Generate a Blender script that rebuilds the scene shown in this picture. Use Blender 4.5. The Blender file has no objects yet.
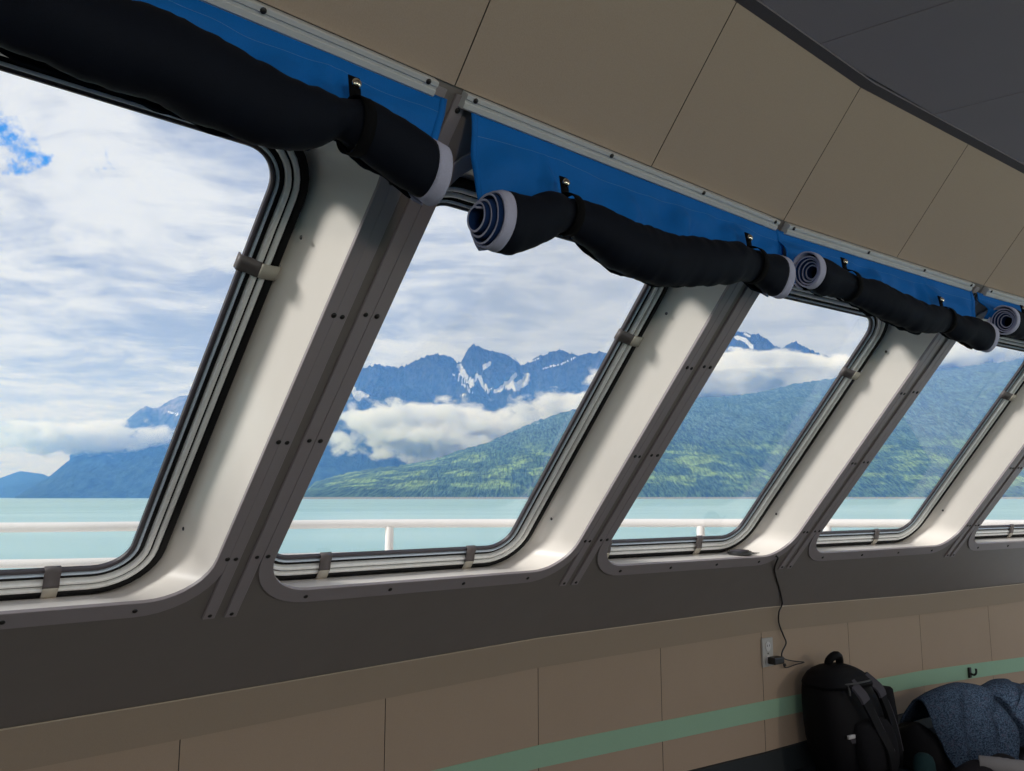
import bpy, bmesh, math, random
import numpy as np
from mathutils import Vector, Matrix, noise

SC = bpy.context.scene
COL = SC.collection
R = math.radians
random.seed(5)

# ------------------------------------------------------------------ camera
FPX, HORIZON = 820.0, 497.3                  # focal length in pixels of the 1024x771 frame, row of the sea horizon
PITCH = math.atan((HORIZON - 385.5) / FPX)
cd = bpy.data.cameras.new('camera')
cd.sensor_fit = 'HORIZONTAL'
cd.sensor_width = 36.0
cd.lens = FPX / 1024.0 * 36.0
cd.clip_start, cd.clip_end = 0.05, 60000
cam = bpy.data.objects.new('camera', cd)
COL.objects.link(cam)
cam.rotation_euler = (math.pi / 2 + PITCH, 0, 0)
SC.camera = cam

# ------------------------------------------------------------------ exposure
SC.view_settings.view_transform = 'Standard'
SC.view_settings.look = 'None'
SC.view_settings.exposure = 0.0
SC.view_settings.gamma = 1.0
SC.view_settings.use_curve_mapping = False
SC.cycles.use_denoising = True
SC.cycles.max_bounces = 8
SC.cycles.diffuse_bounces = 4
SC.cycles.glossy_bounces = 3
SC.cycles.transparent_max_bounces = 16
SC.cycles.volume_bounces = 10
SC.cycles.sample_clamp_indirect = 6.0


def bearing(u, v):
    """direction (unit horizontal x,y and tangent of elevation) seen at a photo pixel"""
    a = (385.5 - v) / FPX
    x, y, z = (u - 512) / FPX, math.cos(PITCH) - math.sin(PITCH) * a, math.sin(PITCH) + math.cos(PITCH) * a
    h = math.hypot(x, y)
    return x / h, y / h, z / h


# ------------------------------------------------------------------ node helpers
class NT:
    def __init__(s, tree):
        s.t = tree
        s.n, s.l = tree.nodes, tree.links

    def add(s, kind, **kw):
        n = s.n.new(kind)
        for k, v in kw.items():
            if hasattr(n, k) and k not in ('inputs',):
                try:
                    setattr(n, k, v)
                    continue
                except Exception:
                    pass
            n.inputs[k].default_value = v
        return n

    def set(s, sock, v):
        if isinstance(v, bpy.types.NodeSocket):
            s.l.new(v, sock)
        elif isinstance(v, (tuple, list)) and len(v) == 3 and sock.type == 'RGBA':
            sock.default_value = (*v, 1)
        else:
            sock.default_value = v

    def math(s, op, a, b=0.0, c=0.0, clamp=False):
        n = s.n.new('ShaderNodeMath')
        n.operation, n.use_clamp = op, clamp
        for i, v in enumerate((a, b, c)):
            s.set(n.inputs[i], v)
        return n.outputs[0]

    def mix(s, f, a, b):
        n = s.n.new('ShaderNodeMix')
        n.data_type = 'RGBA'
        s.set(n.inputs[0], f)
        s.set(n.inputs[6], a)
        s.set(n.inputs[7], b)
        return n.outputs[2]

    def ramp(s, v, lo, hi, a=0.0, b=1.0):
        n = s.n.new('ShaderNodeMapRange')
        n.interpolation_type = 'SMOOTHSTEP'
        for k, x in zip(('Value', 'From Min', 'From Max', 'To Min', 'To Max'), (v, lo, hi, a, b)):
            s.set(n.inputs[k], x)
        return n.outputs[0]

    def noise(s, vec, scale, detail=4, rough=.55, dist=0.0, color=False):
        n = s.n.new('ShaderNodeTexNoise')
        if vec is not None:
            s.l.new(vec, n.inputs['Vector'])
        n.inputs['Scale'].default_value = scale
        n.inputs['Detail'].default_value = detail
        n.inputs['Roughness'].default_value = rough
        n.inputs['Distortion'].default_value = dist
        return n.outputs[1 if color else 0]

    def mapping(s, vec, loc=(0, 0, 0), rot=(0, 0, 0), scale=(1, 1, 1)):
        n = s.n.new('ShaderNodeMapping')
        s.l.new(vec, n.inputs[0])
        n.inputs[1].default_value, n.inputs[2].default_value, n.inputs[3].default_value = loc, rot, scale
        return n.outputs[0]

    def coord(s, which='Object'):
        return s.n.new('ShaderNodeTexCoord').outputs[which]

    def sep(s, v):
        n = s.n.new('ShaderNodeSeparateXYZ')
        s.l.new(v, n.inputs[0])
        return n.outputs

    def comb(s, x, y, z):
        n = s.n.new('ShaderNodeCombineXYZ')
        for i, v in enumerate((x, y, z)):
            s.set(n.inputs[i], v)
        return n.outputs[0]

    def vmath(s, op, a, b):
        n = s.n.new('ShaderNodeVectorMath')
        n.operation = op
        s.set(n.inputs[0], a)
        s.set(n.inputs[1], b)
        return n


# ------------------------------------------------------------------ sky
def make_world():
    w = bpy.data.worlds.new('overcast_sky')
    SC.world = w
    w.use_nodes = True
    w.node_tree.nodes.clear()
    t = NT(w.node_tree)
    d = t.coord('Generated')
    x, y, z = t.sep(d)
    zc = t.math('MAXIMUM', z, 0.0)
    k = t.math('DIVIDE', 1.0, t.math('ADD', zc, 0.10))
    p = t.comb(t.math('MULTIPLY', x, k), t.math('MULTIPLY', y, k), 0.0)
    # big soft billows, long streaks and fine wisps of one broken cloud deck
    warp = t.vmath('SCALE', t.noise(p, 1.1, 2, .5, color=True), (0, 0, 0))
    warp.inputs['Scale'].default_value = 0.55
    pw = t.vmath('ADD', p, warp.outputs[0]).outputs[0]
    big = t.noise(pw, 1.3, 6, .58)
    streak = t.noise(t.mapping(pw, (3.1, 1.7, 0), (0, 0, R(-18)), (0.8, 2.0, 1)), 1.9, 6, .62)
    fine = t.noise(pw, 6.5, 5, .6)
    m = t.math('ADD', t.math('MULTIPLY', big, .44), t.math('MULTIPLY', streak, .34))
    m = t.math('ADD', m, t.math('MULTIPLY', fine, .22))
    f = t.ramp(m, .41, .58)
    # right-hand sky is a greyer, smoother sheet
    f2 = t.mix(t.ramp(x, -.25, .25), t.comb(f, f, f), t.comb(*[t.math('ADD', t.math('MULTIPLY', f, .62), .12)] * 3))
    fs = t.sep(f2)[0]
    shade = t.mix(t.ramp(x, -.3, .2), (.36, .42, .56), (.45, .49, .57))
    col = t.mix(fs, shade, t.mix(t.ramp(x, -.3, .2), (.83, .85, .885), (.76, .78, .82)))
    hz = t.ramp(z, .02, .22, 1, 0)
    col = t.mix(t.math('MULTIPLY', hz, .45), col, (.80, .84, .90))
    # one gap of clear sky at the upper left
    gx, gy, gz = bearing(21, 130)
    gn = math.sqrt(1 + gz * gz)
    dv = t.vmath('SUBTRACT', d, (gx / gn, gy / gn, gz / gn)).outputs[0]
    dl = t.vmath('LENGTH', t.mapping(dv, scale=(1.0, 1.0, 1.25)), (0, 0, 0)).outputs['Value']
    gap = t.math('ADD', t.math('MULTIPLY', dl, -24.0), t.math('MULTIPLY', t.math('SUBTRACT', t.noise(d, 21, 5, .6), .5), 6.0))
    gap = t.math('ADD', gap, .95)
    gap = t.ramp(gap, .0, .8)
    col = t.mix(gap, col, (.03, .27, .86))
    bg = t.add('ShaderNodeBackground')
    t.l.new(col, bg.inputs[0])
    bg.inputs[1].default_value = 1.0
    out = t.add('ShaderNodeOutputWorld')
    t.l.new(bg.outputs[0], out.inputs[0])


make_world()

# ------------------------------------------------------------------ sun (through thin cloud, from astern: runs along the window wall)
sl = bpy.data.lights.new('sun', 'SUN')
sl.energy = 3.6
sl.angle = R(9)
sl.color = (1.0, .97, .92)
sun = bpy.data.objects.new('sun', sl)
COL.objects.link(sun)
sun.rotation_euler = Vector((.88, .42, -.52)).to_track_quat('-Z', 'Y').to_euler()


# ------------------------------------------------------------------ unseen warm fill lights added behind the viewer to brighten the room
def fill_point(name, loc, energy, col=(1, .85, .68), r=.16):
    l = bpy.data.lights.new(name, 'POINT')
    l.energy, l.color, l.shadow_soft_size = energy, col, r
    o = bpy.data.objects.new(name, l)
    COL.objects.link(o)
    o.location = loc
    return o


fill_point('room_fill_light', (1.6, -2.2, .45), 75)
fill_point('room_fill_light', (5.4, .6, .45), 85)
fill_point('room_fill_light', (-2.2, -2.6, .45), 10)


# ------------------------------------------------------------------ materials
def mat(name):
    m = bpy.data.materials.new(name)
    m.use_nodes = True
    t = NT(m.node_tree)
    return m, t, m.node_tree.nodes['Principled BSDF']


def plain(name, col, rough=.5, metal=0.0, spec=.5, vary=.08, scale=30, bump=0.0, bscale=200, coat=0.0):
    m, t, b = mat(name)
    c = t.coord()
    n = t.noise(c, scale, 4, .6)
    lo = tuple(x * (1 - vary) for x in col)
    hi = tuple(min(1, x * (1 + vary)) for x in col)
    t.l.new(t.mix(n, lo, hi), b.inputs['Base Color'])
    b.inputs['Roughness'].default_value = rough
    b.inputs['Metallic'].default_value = metal
    b.inputs['Specular IOR Level'].default_value = spec
    b.inputs['Coat Weight'].default_value = coat
    if bump:
        bn = t.add('ShaderNodeBump')
        bn.inputs['Strength'].default_value = bump
        bn.inputs['Distance'].default_value = .002
        t.l.new(t.noise(c, bscale, 3, .6), bn.inputs['Height'])
        t.l.new(bn.outputs[0], b.inputs['Normal'])
    return m


def woven(name, col, vary=.12, scale=420, strength=.35, rough=.9, mottled=6, wear=.1):
    """fabric: fine crossed threads with broad, faint mottling"""
    m, t, b = mat(name)
    c = t.coord()
    n = t.noise(c, scale, 2, .7)
    g = t.noise(c, mottled, 3, .5)
    lo = tuple(x * (1 - vary) for x in col)
    hi = tuple(x * (1 + vary) for x in col)
    a = t.mix(n, lo, hi)
    a = t.mix(t.math('MULTIPLY', g, wear), a, tuple(x * .6 for x in col))
    t.l.new(a, b.inputs['Base Color'])
    b.inputs['Roughness'].default_value = rough
    b.inputs['Specular IOR Level'].default_value = .25 if max(col) > .05 else .12
    bn = t.add('ShaderNodeBump')
    bn.inputs['Strength'].default_value = strength
    bn.inputs['Distance'].default_value = .001
    t.l.new(n, bn.inputs['Height'])
    t.l.new(bn.outputs[0], b.inputs['Normal'])
    return m


M = {}
M['panel_dark'] = plain('painted_dark_panel', (.20, .175, .165), .5, vary=.06, scale=9, bump=.08, bscale=60)
M['trim_grey'] = plain('painted_trim_grey', (.31, .272, .283), .45, vary=.06, scale=14, bump=.06, bscale=90)
M['beige_upper'] = woven('beige_fabric_panel', (.45, .345, .275), wear=.12)
M['beige_lower'] = woven('beige_wall_board', (.41, .32, .24), wear=.18, mottled=4)
M['band'] = woven('beige_band_board', (.335, .27, .205), wear=.18, mottled=4)
M['bead'] = plain('pale_bead', (.52, .44, .33), .5)
M['mint'] = woven('mint_stripe', (.31, .50, .36), wear=.2)
M['groove'] = plain('dark_seam_filler', (.10, .085, .07), .9)
M['ceil'] = woven('charcoal_ceiling_panel', (.46, .40, .44), vary=.25, scale=500, strength=.6, wear=.1)
M['ceil_edge'] = woven('charcoal_edge_strip', (.20, .175, .19), vary=.25, scale=500)
M['floor'] = woven('dark_carpet', (.012, .018, .026), vary=.3, scale=300, strength=.8)
M['rubber_base'] = plain('dark_rubber', (.012, .018, .022), .6)
M['white'] = plain('white_gelcoat', (.90, .845, .78), .28, vary=.05, scale=3, coat=.35)
M['alu'] = plain('anodised_aluminium', (.84, .84, .82), .3, metal=.0, vary=.12, scale=60)
M['alu_blue'] = plain('blue_grey_aluminium', (.55, .64, .74), .3, metal=.0)
M['black'] = plain('black_rubber', (.006, .006, .007), .6, spec=.2)
M['gasket'] = plain('plum_black_gasket', (.045, .038, .046), .5)
M['rail'] = plain('white_painted_steel', (.84, .80, .76), .4, vary=.05, scale=7)
M['headrail'] = plain('white_aluminium_rail', (.55, .545, .55), .4, vary=.08, scale=12)
M['screw'] = plain('dark_screw', (.035, .032, .032), .4, metal=.5)
M['brass'] = plain('nickel_snap', (.75, .66, .52), .22, metal=1.0)
M['blue'] = woven('blue_canvas', (.001, .155, .56), vary=.2, scale=500, strength=.3, rough=.7, wear=.5, mottled=12)
M['navy'] = woven('black_blind_lining', (.006, .008, .015), vary=.3, scale=500, strength=.3, rough=.75)
M['hem'] = woven('pale_hem_tape', (.47, .47, .62), vary=.12, scale=300, strength=.5)
M['hemblue'] = woven('blue_hem_edge', (.006, .028, .11))
M['thread'] = plain('pale_blue_thread', (.10, .24, .50), .8)
M['strap'] = woven('black_webbing', (.004, .004, .005), scale=800)
M['clip_dark'] = plain('brown_clip', (.10, .085, .085), .5)
M['clip_light'] = plain('beige_clip', (.48, .44, .37), .5)
M['plate'] = plain('outlet_plate', (.42, .41, .39), .45)
M['plastic'] = plain('black_plastic', (.014, .014, .015), .4)
M['pack'] = woven('black_pack_nylon', (.0045, .0045, .006), vary=.3, scale=700, strength=.5, rough=.6)
M['pack_grey'] = woven('grey_pack_webbing', (.07, .067, .08), vary=.2, scale=700)
M['mesh'] = woven('dark_mesh', (.009, .009, .011), vary=.6, scale=250, strength=1.0)
M['zip'] = plain('grey_zip', (.035, .035, .038), .4)
M['mat_grey'] = woven('pale_grey_cloth', (.14, .135, .14), vary=.15, scale=300)
M['teal'] = woven('dark_teal_cloth', (.012, .032, .036), vary=.2, scale=300)
M['jacket'] = woven('charcoal_cloth', (.011, .010, .012), vary=.3, scale=300)


def glass():
    m = bpy.data.materials.new('window_glass')
    m.use_nodes = True
    m.node_tree.nodes.clear()
    t = NT(m.node_tree)
    tr = t.add('ShaderNodeBsdfTransparent')
    tr.inputs[0].default_value = (.985, .99, .99, 1)
    gl = t.add('ShaderNodeBsdfGlossy')
    gl.inputs['Roughness'].default_value = .02
    fr = t.add('ShaderNodeFresnel')
    fr.inputs[0].default_value = 1.45
    mx = t.add('ShaderNodeMixShader')
    t.l.new(t.math('MULTIPLY', fr.outputs[0], .11), mx.inputs[0])
    t.l.new(tr.outputs[0], mx.inputs[1])
    t.l.new(gl.outputs[0], mx.inputs[2])
    o = t.add('ShaderNodeOutputMaterial')
    t.l.new(mx.outputs[0], o.inputs[0])
    return m


M['glass'] = glass()


def blanket_material():
    m, t, b = mat('heathered_blue_wool')
    c = t.coord()
    n = t.noise(c, 170, 3, .8)
    n2 = t.noise(c, 60, 3, .7)
    a = t.mix(t.ramp(n, .38, .62), (.007, .014, .030), (.055, .085, .13))
    a = t.mix(t.ramp(n2, .5, .75, 0, .5), a, (.075, .065, .10))
    t.l.new(a, b.inputs['Base Color'])
    b.inputs['Roughness'].default_value = .95
    b.inputs['Specular IOR Level'].default_value = .1
    bn = t.add('ShaderNodeBump')
    bn.inputs['Strength'].default_value = .6
    bn.inputs['Distance'].default_value = .004
    t.l.new(n, bn.inputs['Height'])
    t.l.new(bn.outputs[0], b.inputs['Normal'])
    return m


M['blanket'] = blanket_material()


# ------------------------------------------------------------------ mesh helpers
class MB:
    def __init__(s):
        s.v, s.f, s.m = [], [], []

    def vert(s, p):
        s.v.append(tuple(p))
        return len(s.v) - 1

    def verts(s, ps):
        i = len(s.v)
        s.v.extend(tuple(p) for p in ps)
        return list(range(i, i + len(ps)))

    def face(s, ix, mi=0):
        s.f.append(tuple(ix))
        s.m.append(mi)

    def loft(s, loops, closed=True, cap=False, mi=0, wrap=False):
        ids = [s.verts(l) for l in loops]
        n = len(ids[0])
        rng = range(n if closed else n - 1)
        pairs = list(zip(ids, ids[1:])) + ([(ids[-1], ids[0])] if wrap else [])
        for a, b in pairs:
            for i in rng:
                j = (i + 1) % n
                s.face((a[i], a[j], b[j], b[i]), mi)
        if cap:
            s.face(ids[0][::-1], mi)
            s.face(ids[-1], mi)
        return ids

    def tube(s, path, rad, seg=10, cap=True, mi=0, up=None):
        path = [Vector(p) for p in path]
        loops = []
        prev = None
        for i, p in enumerate(path):
            a, b = path[max(i - 1, 0)], path[min(i + 1, len(path) - 1)]
            d = (b - a).normalized()
            u = prev if prev is not None else (Vector(up) if up else (Vector((0, 0, 1)) if abs(d.z) < .9 else Vector((1, 0, 0))))
            u = (u - d * u.dot(d)).normalized()
            prev = u
            w = d.cross(u)
            r = rad[i] if isinstance(rad, (list, tuple)) else rad
            loops.append([p + (u * math.cos(2 * math.pi * k / seg) + w * math.sin(2 * math.pi * k / seg)) * r for k in range(seg)])
        s.loft(loops, cap=cap, mi=mi)

    def box(s, o, ax, ay, az, mi=0):
        """box from centre o with three half-axis vectors"""
        o, ax, ay, az = Vector(o), Vector(ax), Vector(ay), Vector(az)
        ids = s.verts([o + ax * x + ay * y + az * z for x in (-1, 1) for y in (-1, 1) for z in (-1, 1)])
        for q in ((0, 1, 3, 2), (4, 6, 7, 5), (0, 4, 5, 1), (2, 3, 7, 6), (0, 2, 6, 4), (1, 5, 7, 3)):
            s.face([ids[k] for k in q], mi)

    def build(s, name, mats, parent=None, smooth=40, bevel=0.0, subsurf=0, solid=None, recalc=True):
        me = bpy.data.meshes.new(name)
        me.from_pydata(s.v, [], s.f)
        mats = mats if isinstance(mats, (list, tuple)) else [mats]
        for x in mats:
            me.materials.append(x)
        if len(mats) > 1:
            me.polygons.foreach_set('material_index', s.m)
        if recalc:
            bm = bmesh.new()
            bm.from_mesh(me)
            bmesh.ops.recalc_face_normals(bm, faces=bm.faces)
            bm.to_mesh(me)
            bm.free()
        if smooth:
            me.shade_smooth()
            me.set_sharp_from_angle(angle=R(smooth))
        o = bpy.data.objects.new(name, me)
        COL.objects.link(o)
        if parent is not None:
            o.parent = parent
            o.matrix_parent_inverse = Matrix.Translation(-parent.location) if parent.type == 'EMPTY' and parent.parent is None else Matrix()
        if solid:
            md = o.modifiers.new('thickness', 'SOLIDIFY')
            md.thickness, md.offset = solid
        if bevel:
            md = o.modifiers.new('bevel', 'BEVEL')
            md.width, md.segments, md.limit_method = bevel, 2, 'ANGLE'
            md.angle_limit = R(50)
        if subsurf:
            md = o.modifiers.new('subdivision', 'SUBSURF')
            md.levels = md.render_levels = subsurf
        return o


def tag(o, label, cat, group=None, kind=None):
    if label:
        o['label'] = label
    if cat:
        o['category'] = cat
    if group:
        o['group'] = group
    if kind:
        o['kind'] = kind
    return o


def empty(name, loc=(0, 0, 0)):
    o = bpy.data.objects.new(name, None)
    COL.objects.link(o)
    o.location = loc
    o.empty_display_size = .05
    return o


def structure(o, label, cat='wall'):
    return tag(o, label, cat, None, 'structure')


def V(*a):
    return Vector(a)


def smoothstep(a, b, x):
    t = min(1, max(0, (x - a) / (b - a)))
    return t * t * (3 - 2 * t)


# ------------------------------------------------------------------ the raked window wall: joints between bays, foot and head
Bj = [V(-1.681, 1.327, -.28), V(-.738, 2.147, -.28), V(.208, 2.940, -.28), V(1.190, 3.614, -.28), V(2.285, 4.340, -.28), V(3.420, 5.050, -.28)]
Tj = [V(-.949, .649, .759), V(-.108, 1.434, .759), V(.747, 2.182, .759), V(1.698, 2.882, .759), V(2.703, 3.574, .759), V(3.760, 4.235, .759)]
NB = 5
BAY = []
for i in range(NB):
    tt = (Bj[i + 1] - Bj[i] + Tj[i + 1] - Tj[i]).normalized()
    w = (Tj[i] + Tj[i + 1] - Bj[i] - Bj[i + 1]) / 2
    w -= tt * w.dot(tt)
    L = w.length
    w.normalize()
    inw = V(tt.y, -tt.x, 0)                       # horizontal, into the room
    n = tt.cross(w)
    if n.dot(inw) < 0:
        n = -n
    W = ((Bj[i + 1] - Bj[i]).length + (Tj[i + 1] - Tj[i]).length) / 2
    BAY.append(dict(t=tt, w=w, L=L, inw=inw, n=n, W=W))


def P(i, u, v, off=0.0, hor=0.0):
    """point of bay i: u metres along from its left joint, v metres up the slope; off = out of the face into the room, hor = horizontally outboard"""
    b = BAY[i]
    k = v / b['L']
    l = Bj[i].lerp(Tj[i], k)
    r = Bj[i + 1].lerp(Tj[i + 1], k)
    return l.lerp(r, u / b['W']) + b['n'] * off - b['inw'] * hor


def rrect(l, r, b, t, rad, nc=9, ne=6):
    """rounded rectangle as a list of (u, v), counter-clockwise"""
    pts = []
    cs = ((r - rad, b + rad, -90), (r - rad, t - rad, 0), (l + rad, t - rad, 90), (l + rad, b + rad, 180))
    for q, (cx, cy, a0) in enumerate(cs):
        arc = [(cx + rad * math.cos(R(a0 + 90 * k / nc)), cy + rad * math.sin(R(a0 + 90 * k / nc))) for k in range(nc + 1)]
        pts += arc
        nx = cs[(q + 1) % 4]
        e = (nx[0] + rad * math.cos(R(nx[2])), nx[1] + rad * math.sin(R(nx[2])))
        a = arc[-1]
        pts += [(a[0] + (e[0] - a[0]) * k / ne, a[1] + (e[1] - a[1]) * k / ne) for k in range(1, ne)]
    return pts


CREASE = [V(-1.92, 1.55, -.575), V(-.899, 2.330, -.546), V(.095, 3.104, -.512), V(1.104, 3.749, -.488), V(2.183, 4.521, -.520), V(3.36, 5.29, -.525)]

# leaning dark panels with the window cut-outs, one continuous skin
mb = MB()
for i in range(NB):
    b = BAY[i]
    hole = [P(i, *q) for q in rrect(.056, b['W'] - .047, .022, b['L'] - .078, .15)]
    N = len(hole)
    outer = []
    cu, cv = b['W'] / 2, b['L'] / 2
    for q in rrect(.056, b['W'] - .047, .022, b['L'] - .078, .15):
        du, dv = q[0] - cu, q[1] - cv
        k = min((cu / abs(du)) if abs(du) > 1e-6 else 9, (cv / abs(dv)) if abs(dv) > 1e-6 else 9)
        outer.append((cu + du * k, cv + dv * k))
    # snap the nearest outline point to each corner
    for c in ((0, 0), (b['W'], 0), (b['W'], b['L']), (0, b['L'])):
        j = min(range(N), key=lambda x: (outer[x][0] - c[0]) ** 2 + (outer[x][1] - c[1]) ** 2)
        outer[j] = c
    mb.loft([hole, [P(i, *q) for q in outer]])
    n = 6
    top = [Bj[i].lerp(Bj[i + 1], k / n) for k in range(n + 1)]
    low = [CREASE[i].lerp(CREASE[i + 1], k / n) for k in range(n + 1)]
    mb.loft([top, low], closed=False)
o = mb.build('wall_outer', M['panel_dark'], smooth=20)
structure(o, 'raked dark grey wall panels around and below the window row', 'wall')
md = o.modifiers.new('weld', 'WELD')
md.merge_threshold = .0008


# ------------------------------------------------------------------ panelled strips (fabric boards with recessed seams, all one skin)
def panel_strip(name, edges_lo, edges_hi, material, normals, rows=1, groove=.0014, deep=.004):
    """a wall skin between two polylines; a thin recessed seam runs at every node"""
    mb = MB()
    prev = None
    K = len(edges_lo)

    def col(lo, hi, off, nn):
        return [lo.lerp(hi, r / rows) + nn * off for r in range(rows + 1)]
    cols, mats = [], []
    for k in range(K):
        nn = normals[k]
        if k > 0:
            f = groove / (edges_lo[k] - edges_lo[k - 1]).length
            lo, hi = edges_lo[k].lerp(edges_lo[k - 1], f), edges_hi[k].lerp(edges_hi[k - 1], f)
            cols.append(col(lo, hi, 0, nn)); mats.append(0)
            cols.append(col(lo, hi, -deep, nn)); mats.append(1)
        if k < K - 1:
            f = groove / (edges_lo[k] - edges_lo[k + 1]).length
            lo, hi = edges_lo[k].lerp(edges_lo[k + 1], f), edges_hi[k].lerp(edges_hi[k + 1], f)
            if k > 0:
                cols.append(col(lo, hi, -deep, nn)); mats.append(1)
                cols.append(col(lo, hi, 0, nn)); mats.append(1)
            else:
                cols.append(col(lo, hi, 0, nn)); mats.append(0)
    ids = [mb.verts(c) for c in cols]
    for c in range(len(ids) - 1):
        for r in range(rows):
            mb.face((ids[c][r], ids[c + 1][r], ids[c + 1][r + 1], ids[c][r + 1]), mats[c + 1])
    return mb.build(name, [material, M['groove']], smooth=25)


def halves(js):
    out = []
    for a, b in zip(js, js[1:]):
        out += [a, (a + b) / 2]
    return out + [js[-1]]


def half_normals(kind):
    out = []
    for i in range(NB):
        n = BAY[i]['n'] if kind == 'n' else BAY[i]['inw']
        pn = n if i == 0 else ((BAY[i - 1]['n'] if kind == 'n' else BAY[i - 1]['inw']) + n).normalized()
        out += [pn, n]
    return out + [n]


INW = half_normals('inw')
NRM = half_normals('n')
Th = halves(Tj)
CEIL_Z, RUN = 1.05, .243
E = [V(p.x, p.y, CEIL_Z) + q * RUN for p, q in zip(Th, INW)]
o = panel_strip('wall_upper', [p + n * .004 for p, n in zip(Th, NRM)], [e + n * .004 for e, n in zip(E, NRM)], M['beige_upper'], NRM)
structure(o, 'sloping beige fabric panels between the blinds and the ceiling', 'wall')

# small dark lip closing the foot of the beige boards
mb = MB()
mb.loft([[p + n * .004 for p, n in zip(Th, NRM)], [p - n * .004 for p, n in zip(Th, NRM)]], closed=False)
o = mb.build('trim_1', M['trim_grey'], smooth=20)
structure(o, 'thin edge under the sloping beige panels', 'trim')

# lower wall: upright boards under the crease
Ch = halves(CREASE)
BAND_H = .103
FLOOR_Z = -1.20
ST0, ST1 = -.885, -.963
mb_lo = [V(p.x, p.y, FLOOR_Z) for p in Ch]


def at_z(z, off=0.0):
    return [V(p.x, p.y, z) + q * off for p, q in zip(Ch, INW)]


bandlo = [p - V(0, 0, BAND_H) for p in Ch]
o = panel_strip('wall_lower', mb_lo, bandlo, M['beige_lower'], INW)
structure(o, 'upright beige boards below the window wall', 'wall')
# the band that overlaps the boards at their top, with a thin pale top edge
mb = MB()
k8 = .006
ids = mb.loft([[p - q * .004 for p, q in zip(Ch, INW)], [p + q * k8 + V(0, 0, .001) for p, q in zip(Ch, INW)], [p + q * k8 for p, q in zip(bandlo, INW)], [p - q * .001 for p, q in zip(bandlo, INW)]], closed=False)
o = mb.build('trim_2', M['band'], smooth=20)
structure(o, 'flat beige band along the top of the lower wall boards', 'trim')
mb = MB()
mb.tube([p + q * .007 + V(0, 0, .001) for p, q in zip(Ch, INW)], .0022, 6)
structure(mb.build('trim_14', M['bead'], smooth=60), 'thin pale bead along the crease of the outer wall', 'trim')
# mint stripe: a strip of coloured laminate let into the boards
mb = MB()
DIP = [0, 0, 0, 0, 0, 0, 0, -.012, -.026, -.052, -.080]          # the stripe runs down a little towards the bow
mb.loft([[p + V(0, 0, q) for p, q in zip(at_z(z, off), DIP)] for z, off in ((ST1, 0), (ST1, .0025), (ST0, .0025), (ST0, 0))], closed=False)
o = mb.build('trim_3', M['mint'], smooth=20)
structure(o, 'mint green stripe running along the lower wall', 'trim')
mb = MB()
mb.loft([at_z(-1.096, 0), at_z(-1.098, .012), at_z(FLOOR_Z, .016)], closed=False)
o = mb.build('baseboard_outer', M['rubber_base'], smooth=20)
structure(o, 'dark rubber baseboard at the foot of the outer wall', 'baseboard')

# floor and ceiling follow the bowed wall on one side
RM = [V(4.3, -4.5, 0), V(-4.5, -4.5, 0)]


def slab(name, edge, z, thick, material, mb=None):
    mb = mb or MB()
    poly = [V(p.x, p.y, 0) for p in edge] + [V(4.3, edge[-1].y, 0)] + RM + [V(-4.5, edge[0].y - 1.6, 0)]
    a = mb.verts([V(p.x, p.y, z) for p in poly])
    b = mb.verts([V(p.x, p.y, z + thick) for p in poly])
    mb.face(a); mb.face(b[::-1])
    for i in range(len(a)):
        j = (i + 1) % len(a)
        mb.face((a[i], a[j], b[j], b[i]))
    return mb.build(name, material, smooth=0)


structure(slab('floor', at_z(0, 0), FLOOR_Z, -.05, M['floor']), 'dark carpeted lounge floor', 'floor')
# charcoal ceiling: a deck with boards under it, their seams slanting away from the wall
sd = V(.794, -.609, 0).normalized()
cs = [V(.708, 1.792, 0) + V(.456, .347, 0) * k for k in range(-3, 6)]
mb = MB()
for a, b in zip(cs, cs[1:]):
    g = (b - a).normalized() * .0025
    c = (a + b) / 2 + sd * 1.5
    mb.box((c.x, c.y, CEIL_Z + .001), (b - a) / 2 - g, sd * 1.5, V(0, 0, .005))
structure(slab('ceiling', E, CEIL_Z + .004, .05, M['ceil'], mb), 'charcoal textured ceiling boards', 'ceiling')
mb = MB()
mb.loft([[e + q * .001 + V(0, 0, .006) for e, q in zip(E, INW)], [e + q * .001 - V(0, 0, .004) for e, q in zip(E, INW)], [e + q * .036 - V(0, 0, .007) for e, q in zip(E, INW)], [e + q * .04 + V(0, 0, .006) for e, q in zip(E, INW)]], closed=False)
o = mb.build('trim_4', M['ceil_edge'], smooth=15)
structure(o, 'charcoal edge strip where ceiling meets the sloping wall', 'trim')
# end wall astern keeps low light out
mb = MB()
c = CREASE[0]
mb.box((-4.5, -2.3, 0), (.03, 0, 0), (0, 3.2, 0), (0, 0, 1.25))
o = mb.build('wall_left', M['beige_lower'], smooth=0)
structure(o, 'beige end wall of the lounge, outside the view', 'wall')
mb = MB()
o0 = (Bj[0] + V(-4.5, -.9, 0)) / 2
mb.box((-3.1, .9, 0), (1.42, .64, 0), (-.012, .026, 0), (0, 0, 1.25))
o = mb.build('wall_back', M['beige_lower'], smooth=0)
structure(o, 'beige wall continuing astern of the windows, outside the view', 'wall')


def screw_mesh(r=.0062):
    mb = MB()
    loops = []
    for rr, z in ((r, 0), (r, .0012), (r * .75, .0028), (r * .3, .0032)):
        loops.append([V(rr * math.cos(k * math.pi / 5), rr * math.sin(k * math.pi / 5), z) for k in range(10)])
    mb.loft(loops, cap=True)
    me = bpy.data.meshes.new('screw')
    me.from_pydata(mb.v, [], mb.f)
    me.materials.append(M['screw'])
    me.shade_smooth()
    return me


SCREW = screw_mesh()


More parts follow.
